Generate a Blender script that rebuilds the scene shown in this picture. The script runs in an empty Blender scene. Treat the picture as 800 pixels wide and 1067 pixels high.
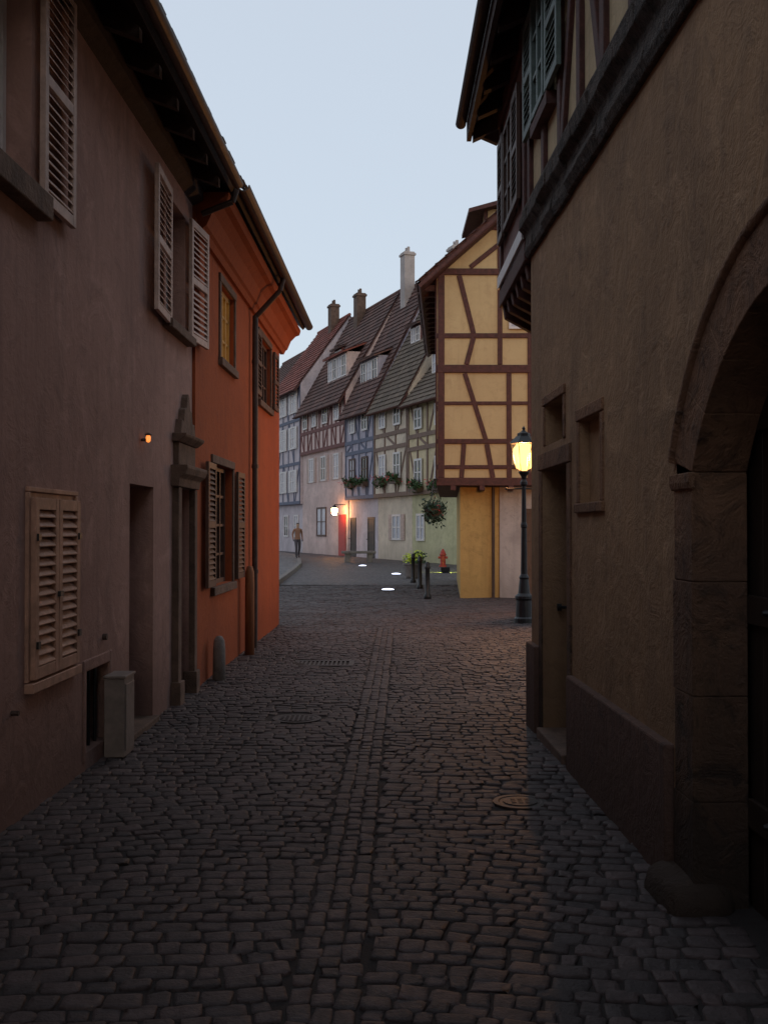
import bpy, bmesh, math, random
from mathutils import Vector as V, Matrix
random.seed(7)
R=random.uniform
scene=bpy.context.scene

# ---------------------------------------------------------------- materials
def newmat(name):
    m=bpy.data.materials.new(name); m.use_nodes=True
    nt=m.node_tree; b=nt.nodes['Principled BSDF']
    return m,nt,b
def N(nt,t,**k):
    n=nt.nodes.new(t)
    for a,v in k.items(): setattr(n,a,v)
    return n
def mixc(nt,fac,a,b,mode='MIX'):
    n=nt.nodes.new('ShaderNodeMix'); n.data_type='RGBA'; n.blend_type=mode
    for s,v in ((n.inputs[0],fac),(n.inputs[6],a),(n.inputs[7],b)):
        if hasattr(v,'is_output'): nt.links.new(v,s)
        elif isinstance(v,(int,float)): s.default_value=v
        else: s.default_value=(*v,1)
    return n.outputs[2]
def noise(nt,scale,detail=3,rough=.6,dist=0,vec=None):
    n=nt.nodes.new('ShaderNodeTexNoise')
    n.inputs['Scale'].default_value=scale; n.inputs['Detail'].default_value=min(detail,4)
    n.inputs['Roughness'].default_value=rough; n.inputs['Distortion'].default_value=dist
    if vec is not None: nt.links.new(vec,n.inputs['Vector'])
    return n.outputs['Fac']
def ramp(nt,fac,p0,p1,c0=(0,0,0),c1=(1,1,1)):
    n=nt.nodes.new('ShaderNodeValToRGB'); nt.links.new(fac,n.inputs[0])
    e=n.color_ramp.elements; e[0].position=p0; e[1].position=p1
    e[0].color=(*c0,1); e[1].color=(*c1,1)
    return n.outputs[0]
def bump(nt,b,h,strength,dist):
    n=nt.nodes.new('ShaderNodeBump'); nt.links.new(h,n.inputs['Height'])
    n.inputs['Strength'].default_value=strength; n.inputs['Distance'].default_value=dist
    nt.links.new(n.outputs[0],b.inputs['Normal'])
def geo(nt):
    return nt.nodes.new('ShaderNodeNewGeometry').outputs['Position']
def zfac(nt,pos,z0,z1):
    s=nt.nodes.new('ShaderNodeSeparateXYZ'); nt.links.new(pos,s.inputs[0])
    m=nt.nodes.new('ShaderNodeMapRange'); nt.links.new(s.outputs[2],m.inputs[0])
    m.inputs[1].default_value=z0; m.inputs[2].default_value=z1
    return m.outputs[0]
def math_(nt,op,a,b):
    n=nt.nodes.new('ShaderNodeMath'); n.operation=op
    for i,v in enumerate((a,b)):
        if hasattr(v,'is_output'): nt.links.new(v,n.inputs[i])
        else: n.inputs[i].default_value=v
    return n.outputs[0]

def plaster(name,c,c2=None,stain=None,damp=.9,rough=.9,bs=.35,dampcol=None,st=.55,dz=1.1,pale=0):
    m,nt,b=newmat(name); pos=geo(nt)
    c2=c2 or tuple(x*.75 for x in c); stain=stain or tuple(x*.5 for x in c)
    n1=noise(nt,.9,4,.65,.6,pos)
    col=mixc(nt,ramp(nt,n1,.38,.66),c,c2)
    n2=noise(nt,4.5,4,.75,1.2,pos)
    f2=math_(nt,'MULTIPLY',ramp(nt,n2,.50,.72),st)
    col=mixc(nt,f2,col,stain)
    if pale:
        n6=noise(nt,1.7,4,.7,2.0,pos)
        col=mixc(nt,math_(nt,'MULTIPLY',ramp(nt,n6,.54,.66),pale),col,tuple(min(1,x*1.35+.03) for x in c))
    mp=N(nt,'ShaderNodeMapping'); nt.links.new(pos,mp.inputs[0]); mp.inputs['Scale'].default_value=(5,5,.35)
    n3=noise(nt,1.3,4,.7,0,mp.outputs[0])
    col=mixc(nt,math_(nt,'MULTIPLY',ramp(nt,n3,.50,.78),.5),col,stain)
    if damp>0:
        zz=zfac(nt,pos,.0,dz)
        nn=math_(nt,'ADD',zz,math_(nt,'MULTIPLY',math_(nt,'SUBTRACT',n2,.5),1.5))
        fd=math_(nt,'MULTIPLY',ramp(nt,nn,.15,.8,(1,1,1),(0,0,0)),damp*.85)
        col=mixc(nt,fd,col,dampcol or tuple(x*.34 for x in c))
    nt.links.new(col,b.inputs['Base Color']); b.inputs['Roughness'].default_value=rough
    b.inputs['Specular IOR Level'].default_value=.25
    n4=noise(nt,24,4,.75,0,pos)
    h=math_(nt,'ADD',math_(nt,'MULTIPLY',n4,.5),n2)
    bump(nt,b,h,bs,.03)
    return m
def simple(name,c,rough=.7,var=.35,scale=6,bs=.25,metal=0,stretch=None,dist=.01):
    m,nt,b=newmat(name); pos=geo(nt); vec=pos
    if stretch:
        mp=N(nt,'ShaderNodeMapping'); nt.links.new(pos,mp.inputs[0]); mp.inputs['Scale'].default_value=stretch; vec=mp.outputs[0]
    n=noise(nt,scale,4,.7,.4,vec)
    col=mixc(nt,ramp(nt,n,.3,.7),tuple(x*(1-var) for x in c),tuple(min(1,x*(1+var*.5)) for x in c))
    nt.links.new(col,b.inputs['Base Color']); b.inputs['Roughness'].default_value=rough; b.inputs['Metallic'].default_value=metal
    if bs: bump(nt,b,noise(nt,scale*5,3,.7,0,vec),bs,dist)
    return m
def attrmat(name,ca,cb,rough=.6,bs=.3,scale=30,dirt=None,rv=.0,dist=.01):
    m,nt,b=newmat(name); pos=geo(nt)
    a=N(nt,'ShaderNodeAttribute'); a.attribute_name='rnd'
    col=mixc(nt,a.outputs['Fac'],ca,cb)
    n=noise(nt,scale*.3,4,.7,.3,pos)
    col=mixc(nt,math_(nt,'MULTIPLY',ramp(nt,n,.42,.7),.6),col,dirt or tuple(x*.45 for x in ca))
    n0=noise(nt,.7,3,.6,.3,pos)
    col=mixc(nt,math_(nt,'MULTIPLY',ramp(nt,n0,.4,.7),.45),col,dirt or tuple(x*.45 for x in ca))
    nt.links.new(col,b.inputs['Base Color'])
    r=N(nt,'ShaderNodeMapRange'); nt.links.new(n,r.inputs[0]); r.inputs[3].default_value=rough-rv; r.inputs[4].default_value=rough+rv
    nt.links.new(r.outputs[0],b.inputs['Roughness'])
    bump(nt,b,noise(nt,scale,3,.7,0,pos),bs,dist)
    return m
def emis(name,c,s,base=(.8,.8,.8)):
    m,nt,b=newmat(name); b.inputs['Base Color'].default_value=(*base,1)
    b.inputs['Emission Color'].default_value=(*c,1); b.inputs['Emission Strength'].default_value=s
    return m
def lampglass(name,c,s,tr=.6):
    m=bpy.data.materials.new(name); m.use_nodes=True; nt=m.node_tree; nt.nodes.clear()
    o=N(nt,'ShaderNodeOutputMaterial'); mx=N(nt,'ShaderNodeMixShader'); t=N(nt,'ShaderNodeBsdfTransparent'); e=N(nt,'ShaderNodeEmission')
    e.inputs[0].default_value=(*c,1); e.inputs[1].default_value=s; mx.inputs[0].default_value=1-tr
    nt.links.new(t.outputs[0],mx.inputs[1]); nt.links.new(e.outputs[0],mx.inputs[2]); nt.links.new(mx.outputs[0],o.inputs[0])
    return m
def glass(name,c=(.02,.025,.03)):
    m,nt,b=newmat(name); b.inputs['Base Color'].default_value=(*c,1); b.inputs['Roughness'].default_value=.08
    pos=geo(nt); bump(nt,b,noise(nt,3,2,.5,0,pos),.05,.02)
    return m

M={}
M['pink']=plaster('pink_grey_plaster',(.42,.255,.215),(.34,.205,.175),(.20,.135,.12),st=.45,pale=.35)
M['terra']=plaster('terracotta_plaster',(.36,.085,.030),(.30,.072,.028),(.19,.052,.030),damp=.6)
M['ochre']=plaster('ochre_plaster',(.42,.255,.145),(.32,.195,.115),(.19,.12,.08),damp=.8,bs=.5,pale=.35,dz=1.8,st=.65)
M['plinth']=plaster('plinth_render',(.19,.11,.085),(.13,.078,.064),(.06,.042,.038),damp=.9,bs=.5,st=.9)
M['sand']=plaster('red_sandstone',(.29,.155,.09),(.19,.105,.068),(.06,.04,.032),damp=1.1,bs=.8,st=.95,dz=2.0,dampcol=(.032,.024,.02))
M['sandd']=simple('dark_sandstone',(.13,.08,.058),.85,.5,5,.6,dist=.02)
M['cream']=plaster('cream_infill',(.62,.48,.30),None,None,damp=0)
M['yellow']=plaster('yellow_infill',(.58,.44,.24),(.53,.39,.21),(.42,.29,.16),damp=0,bs=.2)
M['yellowg']=plaster('yellow_ground_plaster',(.56,.37,.14),(.48,.31,.12),None,damp=.4)
M['white']=plaster('white_plaster',(.50,.44,.42),None,None,damp=.5)
M['mauve']=plaster('mauve_plaster',(.28,.18,.17),None,None,damp=0)
M['timber']=simple('dark_oak_beam',(.095,.032,.025),.75,.5,4,.5,stretch=(3,3,3))
M['eaves']=simple('dark_eaves_board',(.050,.026,.021),.8,.5,4,.4,stretch=(3,3,3))
M['carved']=simple('weathered_carved_beam',(.12,.09,.075),.9,.8,9,1.0,dist=.06)
M['wood']=simple('brown_door_wood',(.10,.05,.03),.6,.4,5,.35,stretch=(6,6,.6))
M['darkwood']=simple('dark_door_wood',(.035,.022,.016),.55,.4,5,.35,stretch=(6,6,.6))
M['post']=simple('russet_post_wood',(.25,.085,.03),.7,.4,5,.35,stretch=(6,6,.6))
M['shut']=simple('faded_pink_shutter_paint',(.44,.25,.18),.65,.4,7,.25)
M['shutw']=simple('pale_pink_shutter_paint',(.52,.38,.33),.6,.3,7,.25)
M['shutg']=simple('grey_green_shutter_paint',(.15,.20,.185),.6,.4,7,.2)
M['shutd']=simple('dark_shutter_paint',(.09,.042,.028),.6,.3,7,.2)
M['frame']=simple('window_frame_paint',(.64,.59,.58),.5,.15,8,.1)
M['framey']=simple('lamplit_yellow_frame_paint',(.50,.28,.07),.5,.2,8,.1)  # street lamp's yellow on the window bars, put into the paint colour
M['glass']=glass('window_glass')
M['glassc']=simple('curtained_glass',(.44,.43,.49),.2,.3,5,0)
M['glassw']=emis('lamp_reflection_glass',(1,.62,.25),.25,(.3,.25,.15))  # weak glow added to imitate the street lamp reflected in the pane
M['metal']=simple('black_cast_iron',(.02,.02,.022),.45,.3,10,.2,metal=.3)
M['zinc']=simple('zinc_gutter',(.075,.048,.04),.5,.4,8,.2,metal=.4)
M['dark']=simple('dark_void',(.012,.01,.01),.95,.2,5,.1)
M['box']=simple('grey_cabinet_paint',(.22,.175,.155),.6,.35,6,.15)
M['tile']=attrmat('clay_roof_tiles',(.085,.048,.043),(.20,.096,.075),.85,.4,14)
M['tiler']=attrmat('red_clay_roof_tiles',(.20,.06,.045),(.34,.10,.07),.85,.4,14)
M['tileg']=attrmat('mossy_roof_tiles',(.115,.085,.062),(.20,.145,.105),.85,.4,14)
M['cob']=attrmat('granite_cobbles',(.040,.030,.031),(.094,.062,.060),.70,.6,45,(.026,.020,.020),rv=.2,dist=.014)
M['stone']=simple('grey_stone',(.20,.17,.155),.85,.4,6,.5,dist=.02)
M['iron']=simple('rusty_iron_cover',(.045,.034,.032),.6,.4,12,.4,metal=.3)
M['leaf']=simple('leaf_green',(.05,.10,.03),.6,.5,9,0)
M['leafd']=simple('leaf_dark',(.02,.045,.018),.6,.5,9,0)
M['flower']=simple('flower_red',(.5,.04,.05),.6,.3,9,0)
M['flowery']=simple('flower_yellow_green',(.55,.65,.05),.6,.3,9,0)
M['redpaint']=simple('hydrant_red_paint',(.35,.03,.02),.5,.3,9,.1)
M['lampglow']=lampglass('sodium_lamp_glass',(1,.50,.13),5.5,.6)
M['wallglow']=emis('wall_lamp_glow',(1,.44,.14),90)
M['smallglow']=emis('small_wall_light_glow',(1,.26,.03),1.3)
M['spot']=emis('ground_spot_glow',(.72,.78,1),5)
M['greenglow']=emis('green_floodlight_glow',(.8,1,.12),420)

def groundmat(name,ca,cb,s=7):
    m,nt,b=newmat(name); pos=geo(nt)
    br=N(nt,'ShaderNodeTexVoronoi'); br.feature='DISTANCE_TO_EDGE'; nt.links.new(pos,br.inputs['Vector']); br.inputs['Scale'].default_value=s
    vc=N(nt,'ShaderNodeTexVoronoi'); nt.links.new(pos,vc.inputs['Vector']); vc.inputs['Scale'].default_value=s
    sp=N(nt,'ShaderNodeSeparateXYZ'); nt.links.new(vc.outputs['Color'],sp.inputs[0])
    col=mixc(nt,sp.outputs[0],ca,cb)
    e=ramp(nt,br.outputs[0],.02,.12)
    col=mixc(nt,e,(.03,.025,.023),col)
    col=mixc(nt,math_(nt,'MULTIPLY',ramp(nt,noise(nt,.6,4,.6,.3,pos),.4,.7),.5),col,tuple(x*.5 for x in ca))
    nt.links.new(col,b.inputs['Base Color']); b.inputs['Roughness'].default_value=.6
    bump(nt,b,e,.9,.03)
    return m
M['plaza']=groundmat('distant_cobbles',(.07,.060,.064),(.15,.12,.122))
M['dirt']=simple('joint_sand',(.026,.020,.019),.95,.4,20,.6)

# ---------------------------------------------------------------- mesh tools
class Fr:
    def __init__(s,o,d,n): s.o=V(o); s.d=V(d); s.n=V(n)
    def p(s,u,z,o=0): return s.o+s.d*u+s.n*o+V((0,0,z))
class MB:
    def __init__(s): s.v=[]; s.f=[]; s.r=[]
    def add(s,pts,faces,r=None):
        k=len(s.v); s.v+= [tuple(p) for p in pts]
        r=random.random() if r is None else r
        for f in faces: s.f.append([k+i for i in f]); s.r.append(r)
    def quad(s,*p): s.add(p,[list(range(len(p)))])
    def hexa(s,p):
        s.add(p,[(0,1,2,3),(7,6,5,4),(0,4,5,1),(1,5,6,2),(2,6,7,3),(3,7,4,0)])
    def box(s,F,u0,u1,z0,z1,o0,o1):
        s.hexa([F.p(u0,z0,o0),F.p(u1,z0,o0),F.p(u1,z1,o0),F.p(u0,z1,o0),F.p(u0,z0,o1),F.p(u1,z0,o1),F.p(u1,z1,o1),F.p(u0,z1,o1)])
    def prof(s,F,u0,u1,pr):
        n=len(pr); a=[F.p(u0,z,o) for z,o in pr]; b=[F.p(u1,z,o) for z,o in pr]
        s.add(a+b,[list(range(n)),list(range(2*n-1,n-1,-1))]+[(i,(i+1)%n,n+(i+1)%n,n+i) for i in range(n)])
    def polyuz(s,F,pl,o0,o1):
        n=len(pl); a=[F.p(u,z,o0) for u,z in pl]; b=[F.p(u,z,o1) for u,z in pl]
        s.add(a+b,[list(range(n)),list(range(2*n-1,n-1,-1))]+[(i,(i+1)%n,n+(i+1)%n,n+i) for i in range(n)])
    def beam(s,F,a,b,w,o0,o1):
        a=V(a); b=V(b); d=(b-a).normalized(); q=V((-d.y,d.x))*w/2
        w2=q*R(.85,1.1)
        s.polyuz(F,[a+q,b+w2,b-q,a-w2],o0,o1)
    def cyl(s,p0,p1,r0,r1=None,n=12):
        r1=r0 if r1 is None else r1; p0=V(p0);p1=V(p1); d=(p1-p0).normalized()
        x=d.orthogonal().normalized(); y=d.cross(x)
        a=[p0+(x*math.cos(t)+y*math.sin(t))*r0 for t in [2*math.pi*i/n for i in range(n)]]
        b=[p1+(x*math.cos(t)+y*math.sin(t))*r1 for t in [2*math.pi*i/n for i in range(n)]]
        s.add(a+b,[list(range(n-1,-1,-1)),list(range(n,2*n))]+[(i,(i+1)%n,n+(i+1)%n,n+i) for i in range(n)])
    def lathe(s,c,pr,n=16,ph=0):
        c=V(c); pts=[]; fs=[]
        for r,z in pr:
            for i in range(n):
                t=2*math.pi*i/n+ph; pts.append(c+V((r*math.cos(t),r*math.sin(t),z)))
        for k in range(len(pr)-1):
            for i in range(n): fs.append((k*n+i,k*n+(i+1)%n,(k+1)*n+(i+1)%n,(k+1)*n+i))
        fs.append(list(range(n-1,-1,-1))); fs.append([ (len(pr)-1)*n+i for i in range(n)])
        s.add(pts,fs)
    def obj(s,name,mat,parent=None,bevel=0,smooth=False,recalc=True):
        if not s.f: return None
        me=bpy.data.meshes.new(name); me.from_pydata(s.v,[],s.f)
        at=me.attributes.new('rnd','FLOAT','FACE'); at.data.foreach_set('value',s.r)
        if recalc:
            bm=bmesh.new(); bm.from_mesh(me); bmesh.ops.recalc_face_normals(bm,faces=bm.faces); bm.to_mesh(me); bm.free()
        if smooth: me.polygons.foreach_set('use_smooth',[True]*len(me.polygons))
        me.materials.append(mat if not isinstance(mat,str) else M[mat])
        o=bpy.data.objects.new(name,me); scene.collection.objects.link(o)
        if parent: o.parent=parent
        if bevel:
            b=o.modifiers.new('bev','BEVEL'); b.width=bevel; b.segments=2; b.limit_method='ANGLE'
        return o
def empty(name):
    o=bpy.data.objects.new(name,None); scene.collection.objects.link(o); return o

def wall_holes(mb,F,u0,u1,z0,z1,holes,depth=.2,o=0):
    us=sorted({u0,u1,*[h[0] for h in holes],*[h[1] for h in holes]}); us=[u for u in us if u0<=u<=u1]
    zs=sorted({z0,z1,*[h[2] for h in holes],*[h[3] for h in holes]}); zs=[z for z in zs if z0<=z<=z1]
    for a,b in zip(us,us[1:]):
        for c,d in zip(zs,zs[1:]):
            mu,mz=(a+b)/2,(c+d)/2
            if any(h[0]<mu<h[1] and h[2]<mz<h[3] for h in holes): continue
            mb.quad(F.p(a,c,o),F.p(b,c,o),F.p(b,d,o),F.p(a,d,o))
    for h in holes:
        a,b,c,d=h[:4]; dp=h[4] if len(h)>4 else depth
        if dp<=0: continue
        mb.quad(F.p(a,c,o),F.p(a,d,o),F.p(a,d,o-dp),F.p(a,c,o-dp))
        mb.quad(F.p(b,c,o),F.p(b,d,o),F.p(b,d,o-dp),F.p(b,c,o-dp))
        mb.quad(F.p(a,d,o),F.p(b,d,o),F.p(b,d,o-dp),F.p(a,d,o-dp))
        mb.quad(F.p(a,c,o),F.p(b,c,o),F.p(b,c,o-dp),F.p(a,c,o-dp))

def tiles(mb,e0,e1,r0,r1,tw=.22,th=.28,lift=.035):
    e0,e1,r0,r1=map(V,(e0,e1,r0,r1))
    nrm=(e1-e0).cross(r0-e0).normalized()
    if nrm.z<0: nrm=-nrm
    nr=max(1,int((r0-e0).length/th)); nc=max(1,int((e1-e0).length/tw))
    for j in range(nr):
        a0=e0.lerp(r0,j/nr); a1=e1.lerp(r1,j/nr); b0=e0.lerp(r0,(j+1.15)/nr); b1=e1.lerp(r1,(j+1.15)/nr)
        sh=.5 if j%2 else 0
        for i in range(-1,nc+1):
            f0=max(0,(i+sh)/nc); f1=min(1,(i+1+sh)/nc-.012/ tw/nc)
            if f1<=f0: continue
            L=nrm*(lift+R(-.010,.012)); 
            p=[a0.lerp(a1,f0)+L,a0.lerp(a1,f1)+L,b0.lerp(b1,f1)+nrm*.004,b0.lerp(b1,f0)+nrm*.004]
            q=[a0.lerp(a1,f0),a0.lerp(a1,f1)]
            mb.add(p+q,[(0,1,2,3),(4,5,1,0)],min(1,max(0,random.gauss(.5,.25))))
def slab(mb,e0,e1,r0,r1,t=.12):
    e0,e1,r0,r1=map(V,(e0,e1,r0,r1)); nrm=(e1-e0).cross(r0-e0).normalized()
    if nrm.z<0: nrm=-nrm
    d=-nrm*t; mb.hexa([e0,e1,r1,r0,e0+d,e1+d,r1+d,r0+d])

def window(par,F,u0,u1,z0,z1,o=0,fm='frame',gm='glass',bars=(1,2),fw=.05,sill=None,d=.05,prefix='window'):
    f=MB(); g=MB()
    f.box(F,u0,u0+fw,z0,z1,o,o+d); f.box(F,u1-fw,u1,z0,z1,o,o+d)
    f.box(F,u0+fw,u1-fw,z0,z0+fw,o,o+d*.96); f.box(F,u0+fw,u1-fw,z1-fw,z1,o,o+d*.96)
    nv,nh=bars
    for i in range(1,nv+1):
        c=u0+(u1-u0)*i/(nv+1); f.box(F,c-fw*.5,c+fw*.5,z0+fw,z1-fw,o,o+d*.9)
    for i in range(1,nh+1):
        c=z0+(z1-z0)*i/(nh+1); f.box(F,u0+fw,u1-fw,c-fw*.28,c+fw*.28,o,o+d*.8)
    g.box(F,u0+.01,u1-.01,z0+.01,z1-.01,o-.02,o+d*.25)
    f.obj(prefix+'_frame',fm,par); g.obj(prefix+'_glass',gm,par)
def louvre(mb,F,u0,u1,z0,z1,o,t=.035,st=.055,sl=.042,mid=True,pitch=.055):
    mb.box(F,u0,u0+st,z0,z1,o,o+t); mb.box(F,u1-st,u1,z0,z1,o,o+t)
    cuts=[z0,z1] if not mid else [z0,z0+(z1-z0)*.5,z1]
    for c in cuts:
        a=min(max(c-st*.6,z0),z1-st*1.2); mb.box(F,u0+st,u1-st,a,a+st*1.2,o+.001,o+t-.001)
    z=z0+st*1.3
    while z<z1-st*1.5:
        if not(mid and abs(z+.02-(z0+z1)/2)<st*.9):
            j=R(-.003,.003)
            mb.prof(F,u0+st,u1-st,[(z+j,o+t*.95),(z+.008+j,o+t),(z+sl+.006,o+.004),(z+sl,o)])
        z+=pitch

# ---------------------------------------------------------------- left plaster house
FL=Fr((-2.07,0,0),(.018,1,0),(1,0,0))
hl=empty('plaster_house')
m=MB()
wall_holes(m,FL,-10,10.35,-.1,5.0,[(4.85,5.85,3.48,4.74),(9.2,10.0,3.42,4.55),(8.0,8.76,-.1,1.94,.42),(6.9,7.45,.13,.66,.3),(9.62,10.22,-.1,1.97,.28),(1.2,2.2,3.48,4.74),(2.6,3.5,.75,1.77)],.2)
m.obj('front_wall','pink',hl)
m=MB(); m.box(FL,-10,10.34,-.1,5.0,-7,-.45); m.quad(FL.p(10.35,-.1,0),FL.p(10.35,5,0),FL.p(10.35,5,-7),FL.p(10.35,-.1,-7)); m.quad(FL.p(-10,-.1,0),FL.p(-10,5,0),FL.p(-10,5,-7),FL.p(-10,-.1,-7)); m.obj('rear_body','pink',hl)
for a,b in((4.85,5.85),(9.2,10.0),(1.2,2.2)):
    window(hl,FL,a,b,3.46,4.6 if a>9 else 4.74,-.19,bars=(1,2),gm='glassc' if a<6 else 'glass')
    m=MB(); m.box(FL,a-.12,b+.12,3.34,3.42 if a>9 else 3.479,-.1,.09); m.obj('window_sill','sandd',hl,.008)
window(hl,FL,2.6,3.5,.75,1.77,-.19)
s=MB(); louvre(s,FL,5.9,6.46,3.44,4.86,.03)
louvre(s,FL,4.27,4.8,3.44,4.86,.03); louvre(s,FL,2.24,2.8,3.44,4.86,.03)
th=math.radians(3)
F2=Fr(FL.p(9.17,0,.03),(math.sin(th)-.018,-math.cos(th),0),(math.cos(th),math.sin(th),0)); louvre(s,F2,0,.68,3.37,4.56,0)
th=math.radians(5)
F3=Fr(FL.p(10.03,0,.03),(math.sin(th)+.018,math.cos(th),0),(math.cos(th),-math.sin(th),0)); louvre(s,F3,0,.60,3.4,4.56,0)
s.obj('upper_shutters','shutw',hl,.003)
s=MB(); louvre(s,FL,5.83,6.225,.76,1.77,.012,mid=False); louvre(s,FL,6.235,6.63,.76,1.77,.012,mid=False)
s.obj('closed_shutters','shut',hl,.003)
s=MB(); s.box(FL,5.79,6.67,.69,.745,-.01,.05); s.box(FL,5.79,5.825,.75,1.80,-.01,.02); s.box(FL,6.635,6.67,.75,1.80,-.01,.02); s.box(FL,5.79,6.67,1.803,1.83,-.01,.02)
s.box(FL,5.79,6.67,.75,1.80,-.02,.004); s.obj('shutter_surround','shut',hl,.004)
s=MB()
for u in(5.86,6.6,):
    for z in(.95,1.55): s.box(FL,u-.02,u+.02,z-.02,z+.02,.045,.06)
s.box(FL,6.2,6.26,1.2,1.23,.047,.065); s.obj('shutter_hinges','metal',hl)
def door(par,F,u0,u1,z0,z1,o,mat,panels=3,knob=True):
    m=MB(); m.box(F,u0,u1,z0,z1,o-.05,o)
    m.box(F,u0,u0+.09,z0,z1,o,o+.02); m.box(F,u1-.09,u1,z0,z1,o,o+.02)
    for i in range(panels+1):
        c=z0+.06+(z1-z0-.12)*i/panels; m.box(F,u0+.09,u1-.09,c-.055,c+.055,o,o+.018)
    m.obj('door_leaf',mat,par,.004)
    if knob:
        m=MB(); p=F.p(u1-.05,1.0,o+.02); m.cyl(p,p+F.n*.06,.012); m.cyl(p+F.n*.05,p+F.n*.08,.028); m.obj('door_knob','metal',par)
door(hl,FL,8.0,8.76,.02,1.94,-.36,'darkwood')
m=MB(); m.box(FL,7.96,8.80,-.05,.05,-.4,.05); m.obj('door_step','sandd',hl,.01)
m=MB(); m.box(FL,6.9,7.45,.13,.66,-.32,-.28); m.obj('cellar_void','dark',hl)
m=MB()
for u in(7.02,7.17,7.32): m.cyl(FL.p(u,.13,-.06),FL.p(u,.66,-.06),.012,n=8)
m.obj('cellar_bars','metal',hl)
m=MB(); m.box(FL,6.84,6.897,.08,.74,-.05,.012); m.box(FL,7.453,7.51,.08,.74,-.05,.012); m.box(FL,6.9,7.45,.663,.74,-.05,.01); m.obj('cellar_surround','pink',hl,.008)
m=MB()
m.cyl(FL.p(7.3,0.85,0),FL.p(7.3,.85,.03),.022,n=10)
m.cyl(FL.p(5.6,.62,0),FL.p(5.6,.62,.04),.014,n=8)
m.obj('wall_fixings','zinc',hl)
door(hl,FL,9.62,10.22,.02,1.97,-.22,'darkwood',4)
m=MB()
m.box(FL,9.48,9.615,0,1.97,-.05,.06); m.box(FL,10.225,10.34,0,1.97,-.05,.06)
m.box(FL,9.45,9.64,0,.22,-.05,.085); m.box(FL,10.2,10.36,0,.22,-.05,.085)
m.prof(FL,9.42,10.38,[(1.975,-.05),(1.975,.07),(2.05,.08),(2.09,.13),(2.14,.15),(2.17,.15),(2.17,-.05)])
m.box(FL,9.52,10.28,2.175,2.38,-.05,.05)
m.prof(FL,9.46,10.34,[(2.383,-.05),(2.383,.06),(2.43,.12),(2.46,.13),(2.46,-.05)])
pl=[(9.56,2.463),(9.62,2.60),(9.70,2.58),(9.74,2.70),(9.82,2.72),(9.86,2.82),(9.9,2.86),(9.94,2.82),(9.98,2.72),(10.06,2.70),(10.1,2.58),(10.18,2.60),(10.24,2.463)]
m.polyuz(FL,pl,-.04,.06)
m.obj('carved_portal','sandd',hl,.008)
m=MB(); t=MB()
slab(m,FL.p(-10.3,4.98,.40),FL.p(10.45,4.98,.40),FL.p(-10.3,8.2,-2.9),FL.p(10.45,8.2,-2.9),.05)
slab(m,FL.p(-10.3,4.98,-6.9),FL.p(10.45,4.98,-6.9),FL.p(-10.3,8.2,-2.9),FL.p(10.45,8.2,-2.9),.05)
for i in range(34):
    u=-9.9+i*.6+R(-.03,.03); m.prof(FL,u-.04,u+.04,[(4.90,.34),(4.82,.34),(4.98,-.1),(5.3,-.1)])
m.prof(FL,-10.2,10.38,[(4.78,.0),(4.9,.0),(4.95,.1),(4.84,.1)])
m.obj('roof_eaves','eaves',hl)
tiles(t,FL.p(-10.3,5.0,.44),FL.p(10.45,5.0,.44),FL.p(-10.3,8.22,-2.9),FL.p(10.45,8.22,-2.9),.17,.3,.06)
tiles(t,FL.p(-10.3,5.0,-6.95),FL.p(10.45,5.0,-6.95),FL.p(-10.3,8.22,-2.9),FL.p(10.45,8.22,-2.9),.4,.4,.06)
t.obj('roof_tiles','tile',hl)
m=MB(); m.polyuz(Fr(FL.p(10.33,0,0),(-1,0,0),(0,1,0)),[(0,5),(2.9,8.1),(6.9,5)],-.1,0); m.obj('gable','pink',hl)
m=MB(); p=FL.p(8.35,2.30,0); m.cyl(p,p+V((.05,0,0)),.012); m.lathe(p+V((.055,0,.0)),[(.024,.035),(.030,.042),(.01,.055)],10); wl=m.obj('bracket','zinc')
g=MB(); g.lathe(p+V((.055,0,-.02)),[(.008,0),(.018,.01),(.02,.04),(.015,.054)],10); gl=g.obj('glass','smallglow',None,0,True)
e=empty('wall_light'); wl.parent=e; gl.parent=e

# ---------------------------------------------------------------- terracotta house
ht=empty('terracotta_house')
FT=Fr((-2.04,0,0),(.018,1,0),(1,0,0))
m=MB()
wall_holes(m,FT,10.36,17.4,-.1,4.95,[(11.3,12.6,.97,2.3),(11.75,12.7,3.5,4.35),(14.9,16.2,3.42,4.35)],.16)
m.quad(FT.p(10.36,-.1,0),FT.p(10.36,4.95,0),FT.p(10.36,4.95,-.3),FT.p(10.36,-.1,-.3))
m.box(FT,10.37,17.4,-.1,4.95,-7,-.3); m.quad(FT.p(17.401,-.1,0),FT.p(17.401,4.95,0),FT.p(17.401,4.95,-.3),FT.p(17.401,-.1,-.3))
m.obj('front_wall','terra',ht)
window(ht,FT,11.3,12.6,.97,2.3,-.13,'shutd','glass',(3,3),.05)
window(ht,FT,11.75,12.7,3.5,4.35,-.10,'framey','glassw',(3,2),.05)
window(ht,FT,14.9,16.2,3.42,4.35,-.10,'shutd','glass',(3,2),.05)
m=MB()
for a,b,c,d in((11.3,12.6,.97,2.3),(11.75,12.7,3.5,4.35),(14.9,16.2,3.42,4.35)):
    m.box(FT,a-.1,b+.1,c-.09,c-.002,-.1,.05); m.box(FT,a-.09,a-.002,c,d,-.05,.02); m.box(FT,b+.002,b+.09,c,d,-.05,.02); m.box(FT,a-.09,b+.09,d+.002,d+.09,-.05,.025)
m.obj('window_surrounds','sandd',ht,.006)
s=MB()
F2=Fr(FT.p(11.2,0,.03),(.0,-.99,0),(.99,.0,0)); louvre(s,F2,0,.5,.99,2.28,0)
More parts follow.
